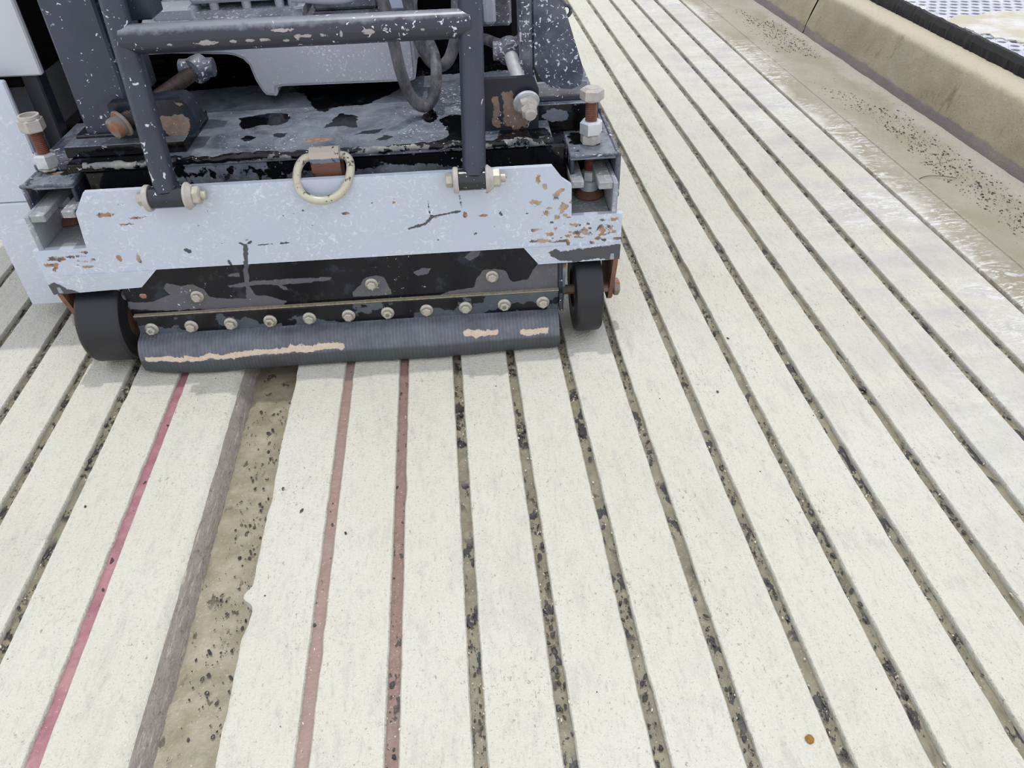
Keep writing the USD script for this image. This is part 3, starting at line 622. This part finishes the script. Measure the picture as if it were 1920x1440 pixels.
# --- corner housings
def corner(s):
    mx = (lambda x: x) if s > 0 else (lambda x: .1095 - x)
    def bx(a, b, *q): a, b = sorted((mx(a), mx(b))); return box(a, b, *q)
    yf = .946 if s > 0 else .950
    side = obj("corner_side_plate", bx(.417, .4235, .9185, 1.11, .1245, .235), M_cornerside, MACH, wear=lambda v: np.c_[blobs(v, [(mx(.42), .19, .03, .02, .55)]), np.zeros((len(v), 2))])
    obj("corner_floor_plate", bx(.355, .417, .9262, 1.07, .1825, .1886), M_shelf, MACH)
    obj("guide_ledge", bx(.3985, .4165, .9185, 1.03, .2265, .2365), M_shelf, MACH); obj("guide_ledge", bx(.3645, .3810, .9262, 1.03, .2265, .2365), M_shelf, MACH)
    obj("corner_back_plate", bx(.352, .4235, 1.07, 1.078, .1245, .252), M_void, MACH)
    tp = fine(bx(.3655, .4245, yf, 1.095, .2550, .2622), .004)
    def wt(v):
        x = v[:, 0]; d = meshkit.fbm(v * np.array([30, 22, 0]) + s, 3, 5)
        return np.c_[d * .7 + .28 - .5 * np.exp(-(((x - mx(.385)) / .016) ** 2 + ((v[:, 1] - 1.0) / .02) ** 2)), blobs(v, [(mx(.3965), .985, .017, .014, .55)], (0, 1)), np.zeros(len(v))]
    HS = obj("housing_top", tp, M_deck, MACH, wear=wt)
    obj("housing_side", bx(.4240, .4305, yf, 1.095, .2010, .2618, .002), M_blackdust, MACH)
    obj("housing_inner_leg", bx(.3655, .3710, yf + .001, 1.06, .236, .2552), M_black, MACH)
    obj("housing_edge_weld", tube(np.c_[np.linspace(mx(.366), mx(.430), 30), np.full(30, yf + .001), .2600 + rng.uniform(-.0006, .0006, 30)], .0022, 8, noise=.0008), M_blackdust, MACH)
    # adjusting bolt
    bx_, by = (.3965, .985) if s > 0 else (-.3020, 1.0)
    AB = xform("adjusting_bolt", (0, 0, 0), 0, str(MACH.GetPath()))
    ph = .35 if s > 0 else .1
    if s > 0:
        obj("bolt_head", cat([lathe((bx_, by, .3165), (0, 0, 1), [(.0095, 0), (.0118, .0006), (.0122, .0016), (.0122, .0022)], 24), hexa((bx_, by, .3180), (bx_, by, .3325), .0152, ph), cyl((bx_, by, .332), (bx_, by, .3332), .009)]), M_dirtynut, AB)
    else:
        lo = hexa((bx_, by, .3125), (bx_, by, .3290), .0152, ph)
        cupw = lathe((bx_, by, .328), (0, 0, 1), [(.0128, 0), (.0126, .004), (.0095, .0042), (.0090, .0006), (.0005, .0004)], 24)
        obj("bolt_head", cat([lo, cupw]), M_dirtynut, AB); obj("head_recess", lathe((bx_, by, .3286), (0, 0, 1), [(.0092, 0), (.0092, .0012), (.0005, .0012)], 24), M_steelrust, AB)
    obj("threaded_shank", thread((bx_, by, .1990), (bx_, by, .318), .0078), M_thread, AB)
    obj("lock_nut", cat([hexa((bx_, by, .2745 if s > 0 else .2660), (bx_, by, .2920 if s > 0 else .284), .0148, ph + .3)]), M_bright, AB)
    obj("lower_nut", cat([hexa((bx_, by, .2622), (bx_, by, .2745 if s > 0 else .2662), .0138, ph + .8)]), M_dirtynut, AB)
    obj("bright_collar", cat([hexa((bx_, by, .2120), (bx_, by, .2260), .0105, .2), cyl((bx_, by, .1985), (bx_, by, .2120), .0125)]), M_bright, AB)
    obj("rusty_foot", lathe((bx_, by, .1888), (0, 0, 1), [(.018, 0), (.020, .002), (.019, .005), (.013, .010), (.010, .0105)], 28), M_rust, AB)
    # fork and wheel
    for nm, xx, y0_ in (("fork_plate", (.4235, .4300), .924), ("fork_plate", (.3535, .3610), .932)):
        a, b = sorted((mx(xx[0]), mx(xx[1])))
        fm = fine(prism_x([(y0_, .1243), (y0_ + .006, .105), (y0_ + .028, .045), (.962, .036), (1.000, .036), (1.05, .1243)], a, b), .004)
        out = xx[0] > .4
        obj(nm, fm, M_rustplate if out else M_greyw, MACH, wear=None if out else (lambda v: np.c_[blobs(v, [(mx(.357), .11, .02, .012, .75), (mx(.357), .06, .02, .012, .7)]), np.zeros((len(v), 2))]), label="rusted outer fork plate" if out else None)
    x0_, x1_ = (.3715, .4090) if s > 0 else (-.3030, -.2435)
    R = .06; yc = .955; w = x1_ - x0_; f_ = .005
    pr = [(.0275, .004), (.030, .0005), (.036, .0), (.041, .0022), (.046, .0022), (.0535, 0.0), (.0575, .0008), (.0594, .0030), (R, .0062), (R, w * .5), (R, w - .0062), (.0594, w - .0030), (.0575, w - .0008), (.0535, w), (.046, w - .0022), (.041, w - .0022), (.036, w), (.030, w - .0005), (.0275, w - .004)]
    WH = obj("wheel", lathe((x0_, yc, R), (1, 0, 0), pr, 72), M_rubberwheel, MACH, 35, label="black rubber wheel")
    obj("hub", lathe((x0_ + .003, yc, R), (1, 0, 0), [(.009, 0), (.026, .001), (.0275, .004), (.0275, w - .010), (.026, w - .007), (.009, w - .006)], 32), M_rust, WH)
    a, b = sorted((mx(.350), mx(.4385)))
    obj("axle_bolt", cat([cyl((a, yc, R), (b, yc, R), .0070), hexa((mx(.4305), yc, R), (mx(.4395), yc, R), .0125), hexa((mx(.3530), yc, R), (mx(.3460), yc, R), .0115)]), M_steelrust, MACH)
corner(1); corner(-1)
# --- deck, its front edge and weld bead
dk_ = fine(box(-.262, .345, .962, 1.36, .2700, .2800, .001), .0042)
pud = [Polygon(q).buffer(0) for q in ([(-.075, 1.098), (-.03, 1.116), (-.008, 1.105), (-.004, 1.078), (-.02, 1.062), (-.045, 1.066), (-.062, 1.050)], [(.046, 1.043), (.054, 1.062), (.062, 1.096), (.074, 1.092), (.088, 1.078), (.091, 1.038), (.07, 1.046)], [(-.022, 1.20), (.0, 1.19), (.012, 1.155), (.024, 1.12), (.040, 1.104), (.05, 1.122), (.098, 1.128), (.138, 1.18), (.15, 1.24), (-.02, 1.24)],
    [(.20, 1.05), (.215, 1.066), (.238, 1.06), (.25, 1.02), (.255, .975), (.22, .962), (.196, .970), (.215, .99), (.21, 1.02)], [(.118, .99), (.130, 1.002), (.142, 1.0), (.135, .986)], [(.090, 1.012), (.105, 1.026), (.13, 1.028), (.12, 1.014)], [(-.02, 1.02), (-.012, 1.034), (.0, 1.03), (-.004, 1.016)], [(-.06, 1.02), (-.052, 1.03), (-.04, 1.022), (-.05, 1.01)], [(-.04, .97), (.0, .974), (0, .964), (-.05, .963)],
    [(.28, 1.0), (.34, 1.0), (.345, .962), (.27, .962)], [(-.26, 1.0), (-.20, 1.0), (-.16, .985), (-.12, .972), (-.12, .96), (-.27, .96)], [(.10, 1.24), (.345, 1.25), (.345, 1.37), (-.26, 1.37), (-.26, 1.22), (-.1, 1.24)], [(.175, 1.06), (.19, 1.10), (.20, 1.06), (.19, 1.035)])]
obj("deck_plate", dk_, M_deck, MACH, 25, wear=lambda v: np.c_[1 - sdf_field(v, pud, .014, (0, 1)), blobs(v, [(.045, 1.000, .030, .010, .75)], (0, 1)), np.zeros(len(v))], label="wet black deck plate with dark puddles")
ct = fine(box(-.245, .362, .9635, .985, .215, .2705, .003), .004)
obj("cross_tube", ct, M_deck, MACH, 30, wear=lambda v: np.c_[meshkit.fbm(v * np.array([14, 8, 22]), 3, 12) * .9 - .06 + .18 * np.exp(-((v[:, 2] - .245) / .012) ** 2) * (np.abs(v[:, 0] - .05) < .2) - .3 * (np.abs(v[:, 0] - .054) > .22), np.zeros((len(v), 2))])
wx = np.linspace(-.24, .345, 200)
obj("weld_bead", tube(np.c_[wx, .9620 + (meshkit.noise(np.c_[wx * 50, wx * 0, wx * 0], 3) - .5) * .002, .2775 + (meshkit.noise(np.c_[wx * 40, wx * 0, wx * 0], 5) - .5) * .003], .0046, 10, noise=.0016, seed=4), wetdry("weld_look", (20, 21, 25), (150, 150, 142), (96, 100, 108), .08, .5, .3, .9), MACH, 40,
    wear=lambda v: np.c_[meshkit.fbm(v * np.array([30, 30, 60]), 3, 2) * .8 + .05, np.zeros((len(v), 2))])
# raised side plates on the deck
obj("deck_step", fine(box(-.268, -.118, .985, 1.10, .2800, .2945), .004), M_deck, MACH, wear=lambda v: np.c_[.30 + .5 * (v[:, 2] > .2938) + (meshkit.fbm(v * 26, 3, 9) - .5) * .5, np.zeros((len(v), 2))])
obj("deck_step", fine(box(.318, .412, 1.026, 1.12, .2650, .3005), .004), M_deck, MACH, wear=lambda v: np.c_[.32 + .5 * (v[:, 2] > .2995) + blobs(v, [(.357, .285, .018, .008, .5)]), np.zeros((len(v), 2))])
obj("deck_rail", box(-.3195, -.258, .996, 1.30, .2555, .2700), M_blackdust, MACH); obj("deck_rail", box(.345, .428, 1.095, 1.36, .2400, .2680), M_blackdust, MACH)
obj("deck_rail", box(.345, .3655, .970, 1.09, .2480, .2640), M_blackwet, MACH)
# --- hinged guard frame: two posts, cross bar, sleeves
def post(p): return tube(spline(p, 24), .0142, 24)
HF = xform("guard_frame", (0, 0, 0), 0, str(MACH.GetPath()))
obj("post", post([(-.127, .907, .262), (-.139, .955, .42), (-.154, 1.01, .62), (-.158, 1.03, .70)]), paint_black("post_paint_left", .3, .4), HF); PB = paint_black("post_paint", .28, .34, (46, 51, 64))
obj("post", post([(.2435, .907, .262), (.2503, .955, .42), (.2575, 1.01, .62), (.259, 1.03, .70)]), PB, HF)
g = Mt("bar_paint"); r_, gg_, b_ = g.wear(); col = g.mix(g.noise(18, 4), c(36, 39, 48), c(54, 58, 70))
col = g.mix(g.thr(g.add(gg_, g.mul(g.add(g.noise(60, 5, .7), -.5), .9)), .5, .8, 0, .6), col, c(140, 148, 156)); col = M_speck(g, col, c(206, 210, 216), 190, .24, .42, 8)
col = g.mix(g.thr(g.add(r_, g.mul(g.add(g.noise(95, 6, .72, None, .8), -.5), 1.6)), .58, .62), col, c(158, 152, 152)); M_bar = g.out(col, .34)
barm = fine(tube(np.c_[np.linspace(-.139, .2503, 40), np.full(40, .955), np.linspace(.4235, .4220, 40)], .0158, 28), .004)
barchips = [(-.045, .4195, .020, .004, .8), (-.085, .4195, .006, .003, .7), (-.015, .4195, .006, .0025, .8), (.003, .4195, .008, .0025, .8), (.02, .4195, .008, .0025, .8), (.048, .4175, .014, .003, .75), (.064, .4215, .016, .004, .8), (.085, .421, .008, .004, .8), (.042, .4285, .018, .003, .95), (.105, .421, .003, .006, .85), (.135, .422, .012, .004, .85), (.155, .424, .005, .004, .8), (.18, .422, .008, .003, .75), (.196, .4215, .005, .003, .75)]
obj("cross_bar", barm, M_bar, HF, 40, wear=lambda v: np.c_[blobs(v, barchips) * (v[:, 1] < .955), np.clip((v[:, 2] - .423) / .016, 0, 1), np.zeros(len(v))], label="black cross bar with chipped paint spots")
def sleeve(xa, xb, flip):
    S_ = obj("hinge_sleeve", cat([cyl((xa + .010, .9045, .2565), (xb - .012, .9045, .2565), .0128), box(xa + .018, xb - .02, .900, .917, .262, .272)]), M_blackwet, HF, label="black hinge sleeve with bolt through it")
    obj("washer", lathe((xa + .003, .9045, .2565), (1, 0, 0), [(.009, 0), (.0150, .0006), (.0160, .002), (.0160, .0052), (.0150, .007), (.009, .007)], 28), M_dirtynut, S_)
    obj("bolt_head", hexa((xa + .003, .9045, .2565), (xa - .006, .9045, .2565), .0085), M_zinc, S_)
    obj("washer", lathe((xb - .013, .9045, .2565), (1, 0, 0), [(.009, 0), (.0155, .0006), (.0165, .002), (.0165, .004), (.0145, .006), (.0120, .010), (.009, .010)], 28), M_dirtynut, S_)
    obj("nut", cat([hexa((xb - .004, .9045, .2565), (xb + .006, .9045, .2565), .0112, .4), cyl((xb + .004, .9045, .2565), (xb + .012, .9045, .2565), .0055, 16)]), M_zinc, S_)
sleeve(-.157, -.093, 0); sleeve(.2135, .2690, 1)
# --- lifting ring
LR = xform("lifting_ring", (0, 0, 0), 0, str(MACH.GetPath()))
rp = [(.036, .941, .2800), (.0285, .931, .2730), (.0262, .921, .2620), (.0300, .912, .2500), (.0400, .9085, .2425), (.0545, .9075, .2392), (.0700, .9085, .2420), (.0830, .912, .2510), (.0910, .920, .2640), (.0925, .930, .2730), (.0870, .941, .2800), (.0750, .944, .2810), (.0600, .945, .2810), (.0470, .944, .2810)]
rp = np.array(rp); rps = spline(np.vstack([rp, rp[:1]]), 72)[:-1]
obj("ring", tube(rps, .0052, 18, True), M_gold, LR, True, label="worn gold-coloured steel ring")
lug = cat([prism_x([(.9335, .250), (.9620, .250), (.9620, .278), (.9520, .2900), (.9430, .2925), (.9350, .2890), (.9320, .2820), (.9345, .2740)], .0435, .0795)])
g = Mt("lug_look"); x, y, z = g.xyz(); zz = g.add(z, g.mul(g.add(g.noise(90, 3), -.5), .01)); col = g.mix(g.thr(zz, .2755, .2765), c(110, 74, 58), c(112, 120, 140)); col = g.mix(g.thr(zz, .2820, .2830), col, c(176, 166, 154)); col = g.mix(g.thr(g.noise(150, 4), .6, .65), col, c(66, 52, 46)); M_lug = g.out(col, .5)
obj("lug", lug, M_lug, LR, 25, label="rusty welded lug holding the ring")
# --- columns, gusset, brackets
obj("column", box(-.2500, -.1855, 1.020, 1.095, .2945, .76, .003), paint_black("column_paint", .34, .42, (52, 58, 73)), MACH)
obj("column_flange", box(-.1825, -.1560, 1.034, 1.060, .345, .76, .003), M_black, MACH)
obj("column_foot", box(-.262, -.176, 1.012, 1.10, .2946, .2985), M_blackwet, MACH)
obj("column", box(.3120, .3300, 1.046, 1.10, .3005, .76, .003), M_blackdust, MACH)
gp = round_poly([(.3295, .54), (.338, .505), (.366, .42), (.394, .336), (.391, .318), (.378, .3125), (.350, .3165), (.336, .330), (.3295, .345)], .004)
obj("gusset", prism_y(gp, 1.044, 1.054), paint_black("gusset_paint", .36, .66, (52, 60, 78), .35, False), MACH)
obj("gusset_foot", box(.325, .405, 1.036, 1.09, .3005, .3075), M_black, MACH)
obj("guard_plate", box(-.148, -.112, .985, 1.03, .436, .62), M_black, MACH)
# right bracket
bp = Polygon([(.259, .2795), (.330, .2795), (.331, .330), (.327, .340), (.320, .345), (.259, .345)])
obj("swivel_bracket", fine(prism_y(bp, .998, 1.008), .003), M_bracket, MACH, 25, wear=lambda v: np.c_[np.maximum(sdf_field(v, [[(.273, .322), (.279, .324), (.281, .284), (.272, .286)], [(.284, .326), (.296, .330), (.300, .310), (.316, .298), (.314, .284), (.300, .280), (.286, .286)]], .008), .0), np.zeros((len(v), 2))], label="black bracket plate with a bare rusty patch")
M_rod = plain("dark_threaded_rod", (84, 74, 70), .45, .4, .3, 110, .2)
def swivel(p, q, wash, first):
    p, q = np.array(p), np.array(q); d = (q - p) / np.linalg.norm(q - p)
    SB = xform("swivel_rod", (0, 0, 0), 0, str(MACH.GetPath()))
    obj("rod", thread(p - d * .004, q, .0098, .0026) if first else cyl(p - d * .004, q, .0092), M_rod if first else plain("limed_rod", (178, 178, 182), .5, .2, .2, 60), SB)
    obj("washer", lathe(p - d * .002, -d, [(.010, 0), (.0165, .0005), (.0170, .0015), (.0170, .003), (.0160, .004), (.012, .0042)], 32), M_bright if not first else M_steelrust, SB)
    if first: obj("rod_end", lathe(p - d * .004, -d, [(.011, 0), (.0125, .002), (.0130, .012), (.0120, .0145), (.0090, .0155), (.0088, .0150)], 32), M_steelrust, SB)
    else: obj("nut", cat([hexa(p - d * .005, p - d * .017, .0130, .3), hexa(p - d * .017, p - d * .026, .0110, .7), cyl(p - d * .024, p - d * .031, .0075, 20)]), M_dirtynut, SB)
    e = q + d * .004
    obj("rod_clevis", cat([lathe(q - d * .006, d, [(.012, 0), (.0165, .003), (.0175, .012), (.016, .022), (.010, .026)], 28), cyl(e + np.array([-.022, 0, .002]), e + np.array([.022, 0, .002]), .012)]), M_blackdust, SB)
swivel((.3140, .997, .3175), (.3010, 1.085, .3500), True, False)
swivel((-.1880, .998, .3180), (-.1150, 1.090, .3480), True, True)
bl = fine(prism_y(round_poly([(-.205, .2945), (-.112, .2945), (-.100, .303), (-.108, .333), (-.116, .3400), (-.205, .3395)], .004), 1.004, 1.040), .003)
obj("swivel_bracket", bl, M_bracket, MACH, 25, wear=lambda v: np.c_[np.maximum(sdf_field(v, [[(-.150, .318), (-.142, .322), (-.128, .318), (-.117, .322), (-.111, .314), (-.113, .300), (-.123, .292), (-.142, .294), (-.149, .304)], [(-.126, .337), (-.118, .337), (-.113, .333), (-.120, .331)]], .008), 0), np.zeros((len(v), 2))], label="black wedge bracket with a bare metal patch")
# --- hoses
def hose(p, r): obj("hose", tube(spline(p, 60), r, 18), M_hose, MACH, True)
hose([(.140, 1.055, .445), (.150, 1.055, .40), (.1545, 1.056, .358), (.160, 1.058, .326), (.170, 1.062, .302), (.182, 1.066, .2925), (.193, 1.07, .300), (.200, 1.08, .320), (.201, 1.10, .338), (.195, 1.14, .35), (.19, 1.2, .36)], .0076)
hose([(.170, 1.125, .42), (.180, 1.12, .368), (.188, 1.118, .346), (.197, 1.117, .3335), (.206, 1.116, .330), (.215, 1.117, .334), (.223, 1.12, .345), (.230, 1.12, .365), (.236, 1.12, .42)], .0082)
hose([(.330, 1.15, .47), (.336, 1.15, .41), (.337, 1.15, .385), (.332, 1.148, .366), (.322, 1.145, .354), (.308, 1.14, .347), (.29, 1.15, .345), (.27, 1.18, .345)], .0075)
# --- engine
eg = Polygon([(-.192, .362), (-.192, .3555), (-.161, .3560), (-.086, .3510), (-.076, .3490), (-.066, .3440), (-.059, .3350), (-.0555, .3150), (-.049, .2985), (-.045, .2935), (-.031, .2915), (-.028, .2960), (-.0275, .3030), (-.020, .3045), (.160, .3020), (.168, .3045), (.170, .312), (.170, .372), (.160, .378), (-.18, .378)])
eg = eg.buffer(-.002).buffer(.002, quad_segs=4)
obj("engine_casting", prism_y(eg, 1.150, 1.36), M_cast, MACH, 40, label="pale grey engine casting speckled with lime")
em = prism_y(eg.buffer(-.004), 1.1465, 1.150); obj("engine_face", em, M_cast, MACH)
obj("engine_bolt", flange_bolt((.170, 1.19, .332), (1, 0, 0), .012, .009, .010), M_cast, MACH)
obj("engine_shelf", prism_x([(1.152, .378), (1.200, .3950), (1.33, .3950), (1.33, .378)], -.20, .02), M_shelfd, MACH); obj("engine_shelf", box(.02, .176, 1.165, 1.33, .3785, .3830, .002), M_castd, MACH)
obj("cooling_fin_block", box(-.184, -.128, 1.186, 1.235, .386, .404, .003), M_cast, MACH)
for x in (-.105, -.060, -.014, .004): obj("engine_stud", cyl((x, 1.212, .394), (x, 1.212, .4060), .0065, 14), M_cast, MACH)
obj("engine_cover", box(-.135, .006, 1.202, 1.37, .4045, .66, .004), M_cast, MACH)
obj("engine_cover", box(.030, .122, 1.220, 1.37, .384, .66, .004), M_castd, MACH)
obj("engine_pipe", tube(spline([(.008, 1.190, .412), (.05, 1.188, .408), (.10, 1.188, .413), (.12, 1.20, .43)], 30), .0085, 16), M_cast, MACH)
obj("filter_box", box(.123, .172, 1.200, 1.26, .3832, .52, .004), plain("filter_plastic", (172, 186, 206), .4, 0, .12, 12), MACH, label="pale blue plastic filter box")
obj("gearbox", box(.258, .3110, 1.200, 1.36, .356, .68, .004), M_castd, MACH); obj("gearbox_tab", box(.271, .288, 1.186, 1.2005, .362, .48, .004), M_cast, MACH)
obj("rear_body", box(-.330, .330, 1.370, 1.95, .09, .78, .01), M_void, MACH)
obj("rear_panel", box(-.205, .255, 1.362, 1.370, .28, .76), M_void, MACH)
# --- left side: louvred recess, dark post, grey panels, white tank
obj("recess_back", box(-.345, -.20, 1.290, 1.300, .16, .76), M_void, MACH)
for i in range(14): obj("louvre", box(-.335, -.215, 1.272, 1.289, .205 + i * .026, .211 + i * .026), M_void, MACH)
obj("side_post", box(-.3460, -.3235, 1.100, 1.125, .19, .74, .002), paint_black("side_post_paint", .34, .0, (40, 43, 52), 0, False), MACH)
obj("side_panel", box(-.4440, -.3475, 1.060, 1.068, .193, .357, .002), M_panel, MACH); obj("side_panel", box(-.4460, -.3470, 1.058, 1.067, .027, .1925, .002), M_panel, MACH)
obj("side_skin", box(-.4455, -.4395, 1.068, 1.85, .03, .357, .002), M_panel, MACH)
obj("cover_panel", box(-.62, -.3130, 1.092, 1.102, .352, .60, .002), M_white, MACH, label="off-white cover panel high on the left")
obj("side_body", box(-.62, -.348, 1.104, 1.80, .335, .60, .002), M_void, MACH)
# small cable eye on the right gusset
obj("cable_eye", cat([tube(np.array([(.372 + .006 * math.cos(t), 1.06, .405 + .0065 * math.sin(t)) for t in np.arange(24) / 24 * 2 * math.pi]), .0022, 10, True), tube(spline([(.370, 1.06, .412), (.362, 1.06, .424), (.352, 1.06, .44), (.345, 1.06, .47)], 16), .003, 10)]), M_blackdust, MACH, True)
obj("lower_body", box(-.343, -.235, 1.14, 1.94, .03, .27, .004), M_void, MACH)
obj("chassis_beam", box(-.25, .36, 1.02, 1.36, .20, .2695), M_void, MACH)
